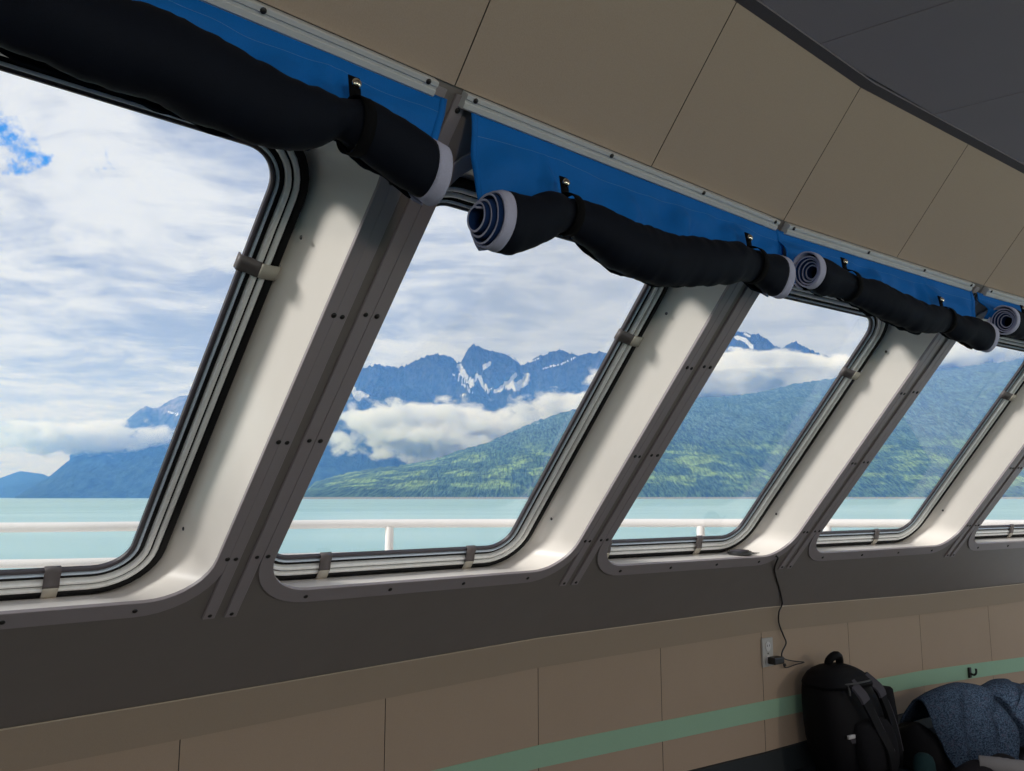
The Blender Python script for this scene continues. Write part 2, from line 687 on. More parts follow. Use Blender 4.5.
def screw(parent, p, n, scale=1.0):
    o = bpy.data.objects.new('screw', SCREW)
    COL.objects.link(o)
    o.parent = parent
    q = n.to_track_quat('Z', 'Y').to_matrix().to_4x4()
    o.matrix_local = Matrix.Translation(p - parent.location) @ q @ Matrix.Scale(scale, 4)
    return o


# ------------------------------------------------------------------ windows
DEPTH = .20                                          # the glazing stands 20 cm outboard of the lining
WIN_LABEL = ['nearest window at the left, its glass showing mostly cloud',
             'second window, with the jagged snowy peak in its glass',
             'third window, with the black puck lying on its sill',
             'fourth window, wholly filled by the forested hillside',
             'last window at the right edge, cut off by the frame']


def loop(i, l, r, b, t, rad, off=0.0, hor=0.0):
    bb = BAY[i]
    return [P(i, u, v, off, hor) for u, v in rrect(l, bb['W'] - r, b, bb['L'] - t, rad)]


FB, FT, FL = .084, .066, .068                        # frame insets: foot, head, near side
FRS = [.134, .138, .150, .150, .150]                 # far side, bay by bay
windows = []
for i in range(NB):
    b = BAY[i]
    FR = FRS[i]
    wn = empty('window_%d' % (i + 1), P(i, b['W'] / 2, .03))
    structure(wn, WIN_LABEL[i], 'window')
    windows.append(wn)
    # grey surround screwed over the opening
    mb = MB()
    mb.loft([loop(i, .043, .036, .0, .06, .175, -.001), loop(i, .043, .036, .0, .06, .175, .004), loop(i, .044, .037, .001, .061, .174, .005),
             loop(i, .076, .066, .049, .101, .132, .005), loop(i, .077, .067, .050, .102, .131, .004), loop(i, .077, .067, .050, .102, .131, -.004)])
    tr = mb.build('surround', M['trim_grey'], wn, smooth=35)
    # white moulded reveal
    mb = MB()
    a = dict(l=.0755, r=.0655, b=.0485, t=.1005, rad=.1325)
    z = dict(l=FL, r=FR, b=FB - .020, t=FT, rad=.145)
    lp = []
    for k in (0, .04, .12, .5, .9, 1.0):
        q = {x: a[x] + (z[x] - a[x]) * k for x in a}
        lp.append(loop(i, **q, hor=.002 + (DEPTH + .004) * k))
    lp.append(loop(i, FL + .02, FR + .02, FB + .02, FT + .02, .125, hor=DEPTH + .008))
    mb.loft(lp)
    mb.build('reveal', M['white'], wn, smooth=50)

    # sliding sash frame: concentric rubber and aluminium sections
    def section(name, i0, i1, h, m, base=0.0):
        mb = MB()
        rad = lambda x: max(.02, .145 - x)
        g = min(.003, (i1 - i0) * .3)
        if name == 'slide_track':                     # rounded aluminium bead
            c_, r_ = (i0 + i1) / 2, (i1 - i0) / 2
            st = [(i0, base - .004), (i0, base + h - r_)] + [(c_ - r_ * math.cos(k * math.pi / 7), base + h - r_ + r_ * math.sin(k * math.pi / 7)) for k in range(1, 7)] + [(i1, base + h - r_), (i1, base - .004)]
        else:
            st = [(i0, base - .004), (i0, base + h - g), (i0 + g, base + h), (i1 - g, base + h), (i1, base + h - g), (i1, base - .004)]
        mb.loft([loop(i, FL + x, FR + x, FB + x, FT + x, rad(x), off=y, hor=DEPTH) for x, y in st])
        return mb.build(name, m, wn, smooth=35)
    section('outer_seal', .000, .017, .028, M['black'])
    section('slide_track', .017, .029, .0265, M['alu'])
    section('seal_strip', .029, .033, .018, M['black'])
    section('slide_track', .033, .045, .022, M['alu'])
    section('inner_seal', .045, .056, .010, M['black'])
    section('glazing_lip', .056, .062, .0115, M['alu_blue'])
    section('gasket', .062, .072, .008, M['gasket'])
    # pane
    mb = MB()
    G = .068
    mb.loft([loop(i, FL + G, FR + G, FB + G, FT + G, .078, off=y, hor=DEPTH) for y in (-.003, .003)], cap=True)
    mb.build('pane', M['glass'], wn, smooth=30)

    # clips gripping the sash frame: two on the foot, one on the far side
    def clip(edge, across, along, nrm):
        """edge: point on the outer edge of the frame; across: unit vector towards the glass"""
        def strip(name, prof, w, m, parent):
            mb = MB()
            mb.loft([[edge + across * a + nrm * h + along * e for e in (-w, w)] for a, h in prof], closed=False)
            o = mb.build(name, m, None, smooth=30, solid=(.0035, 0))
            o.parent = parent
            return o
        c = strip('clip', [(.036, .030), (.045, .026), (.059, .0165), (.072, .014), (.078, .012), (.079, .000)], .0175, M['clip_dark'], wn)
        c.matrix_parent_inverse = Matrix.Translation(-wn.location)
        o = strip('clip_pad', [(-.003, .002), (-.003, .026), (.0, .031), (.016, .0325), (.032, .0315), (.038, .0300)], .0165, M['clip_light'], c)
        o['label'] = 'beige half of the clip'
    fr = lambda u, v: P(i, u, v, 0, DEPTH)
    for f in ((.28, .70), (.27, .70), (.21, .63), (.20, .62), (.2, .6))[i]:
        clip(fr(b['W'] * f, FB), b['w'], b['t'], b['n'])
    clip(fr(b['W'] - FR, b['L'] * .735), -b['t'], b['w'], b['n'])
    # screws in the surround and in the reveal
    Wd, Ld = b['W'], b['L']
    for u in (.21, .21 + (Wd - .42) / 3, .21 + 2 * (Wd - .42) / 3, Wd - .21):
        screw(wn, P(i, u, .024, .005), b['n'])
    for v in (.185, .556, .90, 1.21):
        for u in (.055, Wd - .044):
            screw(wn, P(i, u, v, .005), b['n'])
    for v in (.28, 1.10):
        screw(wn, P(i, Wd - .125, v, 0, .13), -b['t'], .8)

# cover strips over the joints between bays
n_trim = 5
for j in range(1, NB):
    for s, name in ((-1, 'left'), (1, 'right')):
        i = j - 1 if s < 0 else j
        b = BAY[i]
        c0 = b['W'] - .027 if s < 0 else .027
        mb = MB()
        lps = []
        for v in (-.03, .3, .7, 1.1, b['L'] - .012):
            lps.append([P(i, c0 + du, v, h) for du, h in ((-.015, -.001), (-.015, .0045), (-.013, .006), (.013, .006), (.015, .0045), (.015, -.001))])
        mb.loft(lps, cap=True)
        st = empty('trim_%d' % n_trim, P(i, c0, 0))
        n_trim += 1
        structure(st, 'grey cover strip on the %s side of the joint %s' % (name, ('between first and second window', 'between second and third window', 'between third and fourth window', 'between fourth and last window')[j - 1]), 'trim')
        mb.build('strip', M['trim_grey'], st, smooth=30)
        for v in (-.018, .185, .556, .90, b['L'] - .04):
            screw(st, P(i, c0 + (.003 if s < 0 and v > 0 else 0), v, .006), b['n'], .9)


# ------------------------------------------------------------------ rolled blinds
def spline(keys, x):
    """monotone-ish cubic through (x, values...)"""
    ks = keys
    if x <= ks[0][0]:
        a, b = ks[0], ks[1]
    if x >= ks[-1][0]:
        return ks[-1][1:]
    if x <= ks[0][0]:
        return ks[0][1:]
    for q in range(len(ks) - 1):
        if ks[q][0] <= x <= ks[q + 1][0]:
            p0, p1, p2, p3 = ks[max(q - 1, 0)], ks[q], ks[q + 1], ks[min(q + 2, len(ks) - 1)]
            f = (x - p1[0]) / (p2[0] - p1[0])
            out = []
            for c in range(1, len(p1)):
                m1 = (p2[c] - p0[c]) / (p2[0] - p0[0]) * (p2[0] - p1[0])
                m2 = (p3[c] - p1[c]) / (p3[0] - p1[0]) * (p2[0] - p1[0])
                f2, f3 = f * f, f * f * f
                out.append((2 * f3 - 3 * f2 + 1) * p1[c] + (f3 - 2 * f2 + f) * m1 + (-2 * f3 + 3 * f2) * p2[c] + (f3 - f2) * m2)
            return out


BL = [
    dict(keys=[(-.02, .155, .060), (.12, .175, .062), (.17, .165, .045), (.24, .158, .062), (.359, .158, .066), (.419, .168, .066), (.507, .183, .062), (.591, .185, .063), (.686, .191, .061), (.777, .199, .055), (.839, .189, .047), (.878, .180, .034), (.910, .182, .043), (.961, .192, .050), (1.021, .207, .054), (1.061, .216, .056)],
         snaps=[.17, .905], taper=-.075, fab=(.06, 1.140), rail=(.05, 1.105), tele=(0, .0),
         label='nearest rolled blind at the top left, black roll spanning the frame corner'),
    dict(keys=[(.038, .271, .0545), (.11, .258, .055), (.174, .233, .051), (.226, .213, .037), (.298, .224, .048), (.388, .241, .058), (.519, .243, .062), (.664, .226, .057), (.784, .203, .052), (.865, .192, .040), (.93, .196, .050), (.997, .200, .055)],
         snaps=[.232, .875], fab=(.046, 1.125), rail=(.022, 1.10), tele=(.04, .0),
         label='second rolled blind, striped spiral end drooping over its left end'),
    dict(keys=[(.003, .155, .050), (.095, .162, .050), (.19, .168, .040), (.318, .183, .049), (.481, .199, .051), (.62, .209, .049), (.735, .196, .037), (.830, .209, .046), (1.027, .219, .051)],
         snaps=[.20, .745], fab=(-.03, 1.105), rail=(.012, 1.085), tele=(-.03, .0),
         label='third rolled blind, hollow open end beside the second blind'),
    dict(keys=[(-.010, .140, .054), (.10, .146, .049), (.19, .150, .040), (.276, .158, .052), (.801, .173, .056), (1.10, .18, .053)],
         snaps=[.165, .80], fab=(-.035, 1.12), rail=(.012, 1.09), tele=(-.03, .0),
         label='fourth rolled blind, cut off by the right edge of the view'),
]
QOFF = .062                                          # roll axis stands this far into the room
for i, d in enumerate(BL):
    b = BAY[i]
    td = (Tj[i + 1] - Tj[i]).normalized()
    inw = V(td.y, -td.x, 0)
    up = V(0, 0, 1)
    T0 = Tj[i]
    root = empty('rolled_blind', T0 + td * .5 + inw * .02)
    tag(root, d['label'], 'blind', 'rolled blinds above the windows')
    H = lambda s, drop, q: T0 + td * s - up * drop + inw * q

    # head rail on the wall slope
    mb = MB()
    n, w = b['n'], b['w']
    prof = [(-.031, -.002), (-.031, .018), (-.028, .021), (-.019, .0205), (-.017, .018), (-.013, .018), (-.011, .0205), (-.004, .020), (-.002, .017), (-.002, -.002)]
    s0, s1 = d['rail']
    mb.loft([[T0 + td * s + w * a + n * (h + .004) for a, h in prof] for s in (s0, s0 + (s1 - s0) * .35, s0 + (s1 - s0) * .7, s1)], cap=True)
    mb.build('head_rail', M['headrail'], root, smooth=30)
    for s in (s0 + .02, s0 + (s1 - s0) * .37, s0 + (s1 - s0) * .68, s1 - .022):
        screw(root, T0 + td * s - w * .008 + n * .0245, n, .85)

    keys, snaps = d['keys'], d['snaps']
    f0, f1 = d['fab']

    def roll_at(s):
        s = min(max(s, keys[0][0]), keys[-1][0])
        return spline(keys, s)
    # blue canvas hanging from the rail to behind the roll
    mb = MB()
    NS, NR = 150, 18
    grid = []
    for a in range(NS + 1):
        s = f0 + (f1 - f0) * a / NS
        zc, rr = roll_at(s)
        bot = zc - rr * .2
        colm = []
        ps = min(abs(s - x) for x in snaps)
        for r_ in range(NR + 1):
            f = r_ / NR
            drop = .030 + (bot - .030) * f
            q = -.008 + (QOFF - rr * .75 + .008) * f
            # soft vertical flutes, pulled in beside the straps, a sewn line across
            q += .0075 * math.sin(s * 47 + 2.2 * math.sin(s * 9 + i)) * smoothstep(.05, .6, f)
            q += .010 * math.exp(-((ps - .05 * f) / .020) ** 2) * math.sin(math.pi * f) * (1 if s > .5 else -1)
            q += .030 * noise.noise(V(s * 10 + f * 1.2, f * 2.2, i * 7.3)) * smoothstep(0, .5, f)
            q += .010 * math.exp(-(ps / .045) ** 2) * math.exp(-((f - .75) / .25) ** 2)
            q -= .0012 * math.exp(-((drop - .066) / .0022) ** 2)
            e = .004 * math.sin(f * 3) if a in (0, NS) else 0
            e += d.get('taper', 0) * f * (a / NS) ** 6
            colm.append(H(s + e, drop, q))
        grid.append(colm)
    mb.loft(grid, closed=False)
    can = mb.build('canvas', M['blue'], root, smooth=60, solid=(.0012, -1))
    # side hems sewn on the canvas, and the stitched line below the rail
    for a in (0, NS - 2):
        mb = MB()
        mb.loft([[p + inw * .0016 for p in grid[a]], [p + inw * .0016 for p in grid[a + 2]]], closed=False)
        mb.build('side_hem', M['blue'], root, smooth=60, solid=(.0012, 0))

    mb = MB()
    rr0 = NR // 4
    mb.loft([[grid[a][rr0].lerp(grid[a][rr0 + 1], e) + inw * .0016 for e in (0, .06)] for a in range(NS + 1)], closed=False)
    mb.build('stitching', M['thread'], root, smooth=60, solid=(.0006, 1))
    # the roll: one long sheet wound in a spiral, pinched where the straps hold it
    TURNS, SEG = 4.5, 32
    SP = int(TURNS * SEG)
    s_a, s_b = keys[0][0], keys[-1][0]
    hem_w = .026

    def ring(s, tele, i=i):
        zc, rr = roll_at(min(max(s, s_a), s_b))
        sq = min(1.0, rr / .05)
        pinch = min(abs(s - x) for x in snaps)
        pts = []
        for k in range(SP + 1):
            f = k / SP                                  # 0 = core, 1 = outside
            th = 2 * math.pi * TURNS * f + .9
            rad = rr * (.32 + .68 * f)
            ax = s + tele * (1 - f)
            wob = 1 + .10 * noise.noise(V(s * 6, math.cos(th) * .9, math.sin(th) * .9 + i * 3))
            sag = .10 * max(0, -math.sin(th)) ** 2
            fold = .010 * f * noise.noise(V(s * 17 + 5 * i, th * .35, 1.7)) + .004 * f * noise.noise(V(s * 60 + 5 * i, th * .8, 4.7))
            cy = rad * wob * math.cos(th) * .92
            cz = rad * wob * math.sin(th) * (1 + sag)
            pts.append(H(ax, zc - cz - fold, QOFF + cy))
        return pts
    tl, tr_ = -d['tele'][0], d['tele'][1]
    NL = 110
    st = [s_a + hem_w + (s_b - s_a - 2 * hem_w) * k / NL for k in range(NL + 1)]
    mb = MB()
    mb.loft([ring(s, tl * (1 - smoothstep(s_a, s_a + .14, s)) + tr_ * smoothstep(s_b - .14, s_b, s)) for s in st], closed=False)
    ro = mb.build('roll', M['navy'], root, smooth=60, solid=(.003, 0), recalc=False)
    for e0, e1, q in ((s_a, s_a + hem_w, 0), (s_b - hem_w, s_b, 1)):
        mb = MB()
        mb.loft([ring(e0 + (e1 - e0) * k / 4, (tl * (1 - smoothstep(s_a, s_a + .14, e0 + (e1 - e0) * k / 4))) if q == 0 else 0) for k in range(5)], closed=False)
        mb.m = [1 if (x % SP) > SP * (1 - 1.05 / TURNS) else 0 for x in range(len(mb.f))]
        h = mb.build('hem_band', [M['hemblue'], M['hem']], None, smooth=60, solid=(.0042, 0), recalc=False)
        h.modifiers['thickness'].material_offset_rim = 1
        h.parent = ro
        h.matrix_parent_inverse = (Matrix.Translation(root.location) @ ro.matrix_parent_inverse).inverted()
        h['label'] = 'pale hem at the %s end of the roll' % ('left', 'right')[q]
    # straps with a snap fastener
    for x in snaps:
        zc, rr = roll_at(x)
        mb = MB()
        lp = []
        for k in range(33):
            th = R(118 - 330 * k / 32)
            lp.append((zc - (rr + .0035) * 1.03 * math.sin(th), QOFF + (rr + .0035) * .95 * math.cos(th)))
        # tab rising in front of the canvas to the snap
        tab = [(zc - rr * 1.35 - .030, .052), (zc - rr * 1.2 - .012, .056), (zc - rr * 1.15, .058)]
        lp = tab + [q for q in lp if True]
        mb.loft([[H(x + e, dz, q) for e in (-.0105, .0105)] for dz, q in lp], closed=False)
        sp = mb.build('strap', M['strap'], root, smooth=50, solid=(.002, 0))
        c = H(x + .001, zc - rr * 1.3 - .018, .058)
        mb = MB()
        loops = []
        for rr_, z in ((.0085, 0), (.0088, .002), (.0065, .0055), (.0035, .0075), (.001, .0078)):
            loops.append([c + td * (rr_ * math.cos(k * math.pi / 8)) + up * (rr_ * math.sin(k * math.pi / 8)) + inw * z for k in range(16)])
        mb.loft(loops, cap=True)
        sn = mb.build('snap', M['brass'], None, smooth=50)
        sn.parent = sp
        sn.matrix_parent_inverse = (Matrix.Translation(root.location) @ sp.matrix_parent_inverse).inverted()
        sn['label'] = 'shiny nickel snap fastener'

# ------------------------------------------------------------------ outlet, puck, cable, hook
IW2 = BAY[2]['inw']
lt = (CREASE[4] - CREASE[3]).normalized()
lt.z = 0
lt.normalize()
ln = V(lt.y, -lt.x, 0)


def LW(s, z, off=0.0):
    """point on the lower wall, s metres right of the joint below the third and fourth windows"""
    return V(CREASE[3].x, CREASE[3].y, 0) + lt * s + V(0, 0, z) + ln * off


ou = empty('wall_outlet', LW(.03, -.68))
tag(ou, 'grey wall outlet plate on the beige board above the mint stripe', 'outlet')
mb = MB()
mb.box(LW(.03, -.68, .005), lt * .037, ln * .005, V(0, 0, .062))
mb.build('plate', M['plate'], ou, smooth=0, bevel=.003)
for z in (-.655, -.715):
    mb = MB()
    mb.loft([[LW(.03 + .017 * math.cos(a * math.pi / 10) * r, z + .021 * math.sin(a * math.pi / 10) * r, h) for a in range(20)] for r, h in ((1, .009), (1, .0125), (.85, .013))], cap=True)
    mb.build('socket', M['headrail'], ou, smooth=40)
    mb = MB()
    for e in (-.007, .007):
        mb.box(LW(.03 + e, z + .004, .0131), lt * .0013, ln * .0006, V(0, 0, .0045))
    mb.build('slot', M['black'], ou, smooth=0)
for z in (-.685,):
    screw(ou, LW(.03, z, .010), ln, .6)

ad = empty('power_adapter', LW(.052, -.713, .03))
tag(ad, 'black power adapter plugged into the wall outlet', 'adapter')
mb = MB()
mb.box(LW(.052, -.713, .034), lt * .034, ln * .020, V(0, 0, .015))
mb.build('adapter_body', M['plastic'], ad, smooth=0, bevel=.005)
mb = MB()
mb.tube([LW(.084, -.711, .036), LW(.104, -.709, .036)], [.006, .0035], 8)
mb.build('cable_grip', M['plastic'], ad, smooth=40)


def bez(pts, n=10):
    out = []
    P_ = [Vector(p) for p in pts]
    for i in range(len(P_) - 1):
        p0, p1, p2, p3 = P_[max(i - 1, 0)], P_[i], P_[i + 1], P_[min(i + 2, len(P_) - 1)]
        for k in range(n):
            t = k / n
            out.append(.5 * ((2 * p1) + (p2 - p0) * t + (2 * p0 - 5 * p1 + 4 * p2 - p3) * t * t + (3 * p1 - p0 - 3 * p2 + p3) * t ** 3))
    return out + [P_[-1]]


def sill(i, u, hor, lift):
    """point on the reveal floor of window i"""
    k = hor / (DEPTH + .004)
    return P(i, u, .0485 + (FB - .020 - .0485) * k, 0, hor) + V(0, 0, lift)


pk = sill(2, .93, .075, .0)
pu = empty('charging_puck', pk)
tag(pu, 'flat black round puck lying on the third window sill', 'charger')
mb = MB()
mb.loft([[pk + V(r * math.cos(a * math.pi / 16), r * math.sin(a * math.pi / 16), z) for a in range(32)] for r, z in ((.047, .001), (.050, .004), (.050, .013), (.046, .017))], cap=True)
mb.build('puck_body', M['plastic'], pu, smooth=35)
mb = MB()
mb.loft([[pk + V(r * math.cos(a * math.pi / 16), r * math.sin(a * math.pi / 16), z) for a in range(32)] for r, z in ((.040, .016), (.036, .021), (.02, .0225))], cap=True)
mb.build('puck_top', M['gasket'], pu, smooth=50)
pa = BAY[2]
c1 = [pk + pa['t'] * .05 + V(0, 0, .008), sill(2, 1.01, .05, .006), sill(2, 1.05, .02, .006), P(2, 1.066, .052, .012), P(2, 1.085, .020, .011), P(2, 1.110, -.02, .006)]
c1 += [P(2, 1.140, -.055, .008), P(2, 1.225, -.136, .010), P(2, 1.285, -.198, .014), P(2, 1.320, -.245, .022)]
c1 += [LW(.092, -.510, .030), LW(.105, -.56, .018), LW(.135, -.615, .016), LW(.150, -.650, .018), LW(.115, -.680, .024), LW(.098, -.695, .03), LW(.092, -.706, .036)]
mb = MB()
mb.tube(bez(c1, 8), .0034, 8)
tag(mb.build('charging_cable', M['plastic'], smooth=50), 'thin black cable running from the sill puck down to the outlet', 'cable')
c2 = [LW(.098, -.709, .036), LW(.14, -.722, .03), LW(.20, -.735, .03), LW(.245, -.742, .04), LW(.20, -.748, .03), LW(.15, -.757, .02), LW(.130, -.752, .02), LW(.132, -.735, .02)]
mb = MB()
mb.tube(bez(c2, 8), .0026, 8)
mb.box(LW(.132, -.745, .018), lt * .006, ln * .004, V(0, 0, .006))
tag(mb.build('looped_cable', M['plastic'], smooth=50), 'short black cable looping from the adapter beside the backpack', 'cable')

ft = (CREASE[5] - CREASE[4])
ft.z = 0
ft.normalize()
fn = V(ft.y, -ft.x, 0)


def FW(s, z, off=0.0):
    return V(CREASE[4].x, CREASE[4].y, 0) + ft * s + V(0, 0, z) + fn * off


hk = empty('coat_hook', FW(.44, -.96))
tag(hk, 'small black hook on the mint stripe above the blanket', 'hook')
mb = MB()
mb.box(FW(.44, -.970, .009), ft * .011, fn * .006, V(0, 0, .028))
mb.build('hook_plate', M['plastic'], hk, smooth=0, bevel=.003)
mb = MB()
mb.tube(bez([FW(.44, -.975, .013), FW(.44, -.978, .033), FW(.44, -.965, .045), FW(.44, -.943, .045)], 6), [.006] * 18 + [.0085], 8)
mb.build('hook_arm', M['plastic'], hk, smooth=50)


# ------------------------------------------------------------------ backpack
def backpack():
    org = V(1.50, 3.80, FLOOR_Z)
    ax = V(.86, .51, 0).normalized()                # width direction
    ay = V(.51, -.86, 0).normalized()               # towards the viewer
    root = empty('backpack', org)
    tag(root, 'black backpack with grey shoulder straps slumped against the wall', 'backpack')
    up = V(0, 0, 1)

    def at(x, y, z):
        lean = .10 * z                               # slumps back and to the left
        return org + ax * (x - .06 * z) + ay * (y - lean) + up * z

    def hull(sections, n=28, power=2.6):
        loops = []
        for z, cx, cy, hw, hd in sections:
            lp = []
            for k in range(n):
                a = 2 * math.pi * k / n
                c, s = math.cos(a), math.sin(a)
                x = hw * math.copysign(abs(c) ** (2 / power), c)
                y = hd * math.copysign(abs(s) ** (2 / power), s)
                nz = .008 * noise.noise(V(x * 14, y * 14, z * 12))
                lp.append(at(cx + x * (1 + nz * 3), cy + y * (1 + nz * 3), z + nz))
            loops.append(lp)
        return loops
    mb = MB()
    mb.loft(hull([(.0, 0, 0, .150, .085), (.015, 0, 0, .172, .108), (.10, 0, 0, .188, .125), (.22, 0, 0, .190, .125), (.32, -.005, 0, .180, .115), (.385, -.015, -.005, .160, .10), (.430, -.02, -.01, .125, .075), (.452, -.01, -.012, .07, .045)], power=3.0), cap=True)
    mb.build('main_body', M['pack'], root, smooth=60, subsurf=1)
    mb = MB()
    mb.loft(hull([(.03, .02, .12, .10, .03), (.05, .02, .125, .118, .05), (.14, .02, .128, .122, .055), (.22, .02, .122, .115, .045), (.255, .02, .112, .09, .028)]), cap=True)
    mb.build('front_pocket', M['mesh'], root, smooth=60, subsurf=1)
    # lid with a seam and zip
    mb = MB()
    mb.loft(hull([(.365, -.010, .01, .172, .112), (.385, -.014, .014, .174, .116), (.415, -.012, .006, .150, .098), (.445, .0, -.004, .105, .066), (.458, .004, -.008, .05, .032)], power=3.0), cap=True)
    mb.build('lid', M['pack'], root, smooth=60, subsurf=1)
    mb = MB()
    mb.tube([at(-.02, -.03, .442), at(-.022, -.015, .472), at(.0, .0, .494), at(.03, .0, .496), at(.056, -.015, .475), at(.066, -.03, .430)], [.018, .019, .020, .020, .019, .018], 10)
    mb.build('carry_handle', M['pack'], root, smooth=60, subsurf=1)

    def strap(name, pts, w, m, th=.006):
        mb = MB()
        pp = bez(pts, 6)
        loops = []
        for k, p in enumerate(pp):
            d = (pp[min(k + 1, len(pp) - 1)] - pp[max(k - 1, 0)]).normalized()
            out = (ay - d * ay.dot(d)).normalized()
            sd_ = d.cross(out)
            loops.append([p + sd_ * w + out * -th * .3, p + sd_ * w * .85 + out * th, p - sd_ * w * .85 + out * th, p - sd_ * w + out * -th * .3])
        mb.loft(loops, cap=True)
        return mb.build(name, m, root, smooth=50)
    for pts, w_ in (([at(-.045, .100, .405), at(-.035, .137, .36), at(-.01, .152, .29), at(.012, .167, .21), at(.030, .187, .13), at(.035, .182, .03)], .024),
                    ([at(.080, .080, .415), at(.112, .118, .365), at(.135, .128, .29), at(.15, .135, .20), at(.158, .135, .10), at(.15, .125, .03)], .021)):
        sh = strap('shoulder_strap', pts, w_, M['pack'])
        top = [pts[0] + ay * .004, pts[1] + ay * .006, pts[1].lerp(pts[2], .45) + ay * .006]
        pd = strap('strap_pad', top, w_ * 1.12, M['pack_grey'])
        pd['label'] = 'grey pad at the top of the shoulder strap'
        mb = MB()
        mb.tube([q + ax * (w_ * .9) + ay * .005 for q in bez(pts[1:5], 6)], .0028, 6)
        mb.build('piping', M['pack_grey'], root, smooth=50)
    strap('compression_strap', [at(-.158, .05, .165), at(-.12, .105, .172), at(-.07, .13, .175)], .010, M['pack_grey'], .004)
    mb = MB()
    mb.box(at(-.115, .117, .192), ax * .022, up * .008, ay * .006)
    b_ = mb.build('reflective_tag', M['headrail'], root, smooth=0, bevel=.003)
    b_['label'] = 'small pale reflective tag'
    mb = MB()
    mb.tube(bez([at(-.145, .06, .385), at(-.09, .112, .398), at(0, .128, .402), at(.09, .105, .398), at(.135, .05, .390)], 6), .004, 6)
    mb.build('zip', M['zip'], root, smooth=50)
    mb = MB()
    mb.tube([at(-.085, .118, .397), at(-.088, .125, .375), at(-.09, .126, .355)], [.003, .005, .004], 6)
    mb.build('zip_pull', M['zip'], root, smooth=50)
    # stuffed mesh side pocket at the right
    mb = MB()
    mb.loft(hull([(.06, .185, .03, .03, .05), (.12, .200, .03, .045, .07), (.22, .212, .03, .052, .075), (.335, .215, .03, .050, .072), (.345, .213, .03, .044, .065)], 20), cap=True)
    mb.build('side_pocket', M['mesh'], root, smooth=60)
    mb = MB()
    mb.box(at(.19, .085, .27), ax * .016, up * .011, ay * .006)
    mb.build('buckle', M['plastic'], root, smooth=0, bevel=.003)
    return root


backpack()


# ------------------------------------------------------------------ heap beside the backpack: blanket over a dark bag, clothes in front
def cloth_heap(name, fn, x0, x1, y0, y1, nx, ny, material, label, cat, org, ax, ay, solid=.008):
    mb = MB()
    g = []
    for a in range(nx + 1):
        row = []
        for c in range(ny + 1):
            x, y = x0 + (x1 - x0) * a / nx, y0 + (y1 - y0) * c / ny
            dx, dy, z = fn(x, y)
            row.append(org + ax * (x + dx) + ay * (y + dy) + V(0, 0, z))
        g.append(row)
    mb.loft(g, closed=False)
    o = mb.build(name, material, None, smooth=80, solid=(solid, 0))
    tag(o, label, cat)
    return o


HO = V(2.20, 4.12, FLOOR_Z)
HX, HY = lt, ln


def bump(x, y, cx, cy, rx, ry, h, p=2.0):
    d = ((x - cx) / rx) ** 2 + ((y - cy) / ry) ** 2
    return h * math.exp(-d ** (p / 2))


def f_bag(x, y):
    z = bump(x, y, -.40, -.06, .09, .15, .16, 4) + .035 * noise.noise(V(x * 12, y * 12, 6.1)) * smoothstep(-.5, -.4, x)
    return 0, 0, max(.004, z)


def f_jacket(x, y):
    z = bump(x, y, -.22, .27, .34, .12, .085, 3) + .030 * noise.noise(V(x * 10, y * 10, 8.1)) + .010 * math.sin(x * 34 + y * 18)
    return .02 * noise.noise(V(x * 5, y * 5, 2)), 0, max(.004, z)


cloth_heap('duffel_bag', f_bag, -.52, -.08, -.26, .16, 40, 40, M['pack'], 'black bag half hidden under the blue blanket, next to the backpack', 'bag', HO, HX, HY)
# the blanket lies over the bag in a crest and falls in slanting folds to the floor
BK = [
    [(1.93, 4.16, -1.17), (2.11, 4.28, -1.12), (2.27, 4.36, -1.10), (2.40, 4.44, -1.08), (2.55, 4.52, -1.08), (2.74, 4.62, -1.10), (3.06, 4.74, -1.12)],
    [(1.97, 4.13, -1.06), (2.15, 4.21, -.985), (2.29, 4.27, -.965), (2.41, 4.32, -.93), (2.53, 4.36, -.945), (2.70, 4.42, -1.00), (3.02, 4.54, -1.05)],
    [(1.98, 4.09, -1.03), (2.16, 4.13, -.950), (2.28, 4.16, -.938), (2.40, 4.20, -.912), (2.51, 4.21, -.936), (2.66, 4.23, -.985), (2.96, 4.30, -1.03)],
    [(2.00, 4.03, -1.05), (2.15, 4.05, -.975), (2.27, 4.06, -.960), (2.38, 4.12, -.955), (2.47, 4.10, -.960), (2.60, 4.10, -1.00), (2.88, 4.16, -1.05)],
    [(2.02, 3.97, -1.10), (2.13, 3.96, -1.055), (2.26, 3.95, -1.030), (2.34, 4.04, -1.060), (2.43, 4.00, -1.045), (2.54, 3.98, -1.06), (2.78, 4.02, -1.10)],
    [(2.05, 3.90, -1.15), (2.13, 3.88, -1.135), (2.24, 3.85, -1.110), (2.30, 3.93, -1.140), (2.38, 3.89, -1.130), (2.48, 3.87, -1.14), (2.70, 3.90, -1.16)],
    [(2.08, 3.84, -1.175), (2.13, 3.80, -1.180), (2.22, 3.73, -1.180), (2.28, 3.80, -1.185), (2.34, 3.76, -1.185), (2.43, 3.74, -1.185), (2.64, 3.76, -1.185)],
]
rows = [bez([V(*p) - HX * .13 + HY * (.05 * (p[2] + 1.2) / .25 + .02) + V(0, 0, .12 * (p[2] + 1.185)) for p in r], 12) for r in BK]
colsb = [bez([r[k] for r in rows], 10) for k in range(len(rows[0]))]
mb = MB()
g = []
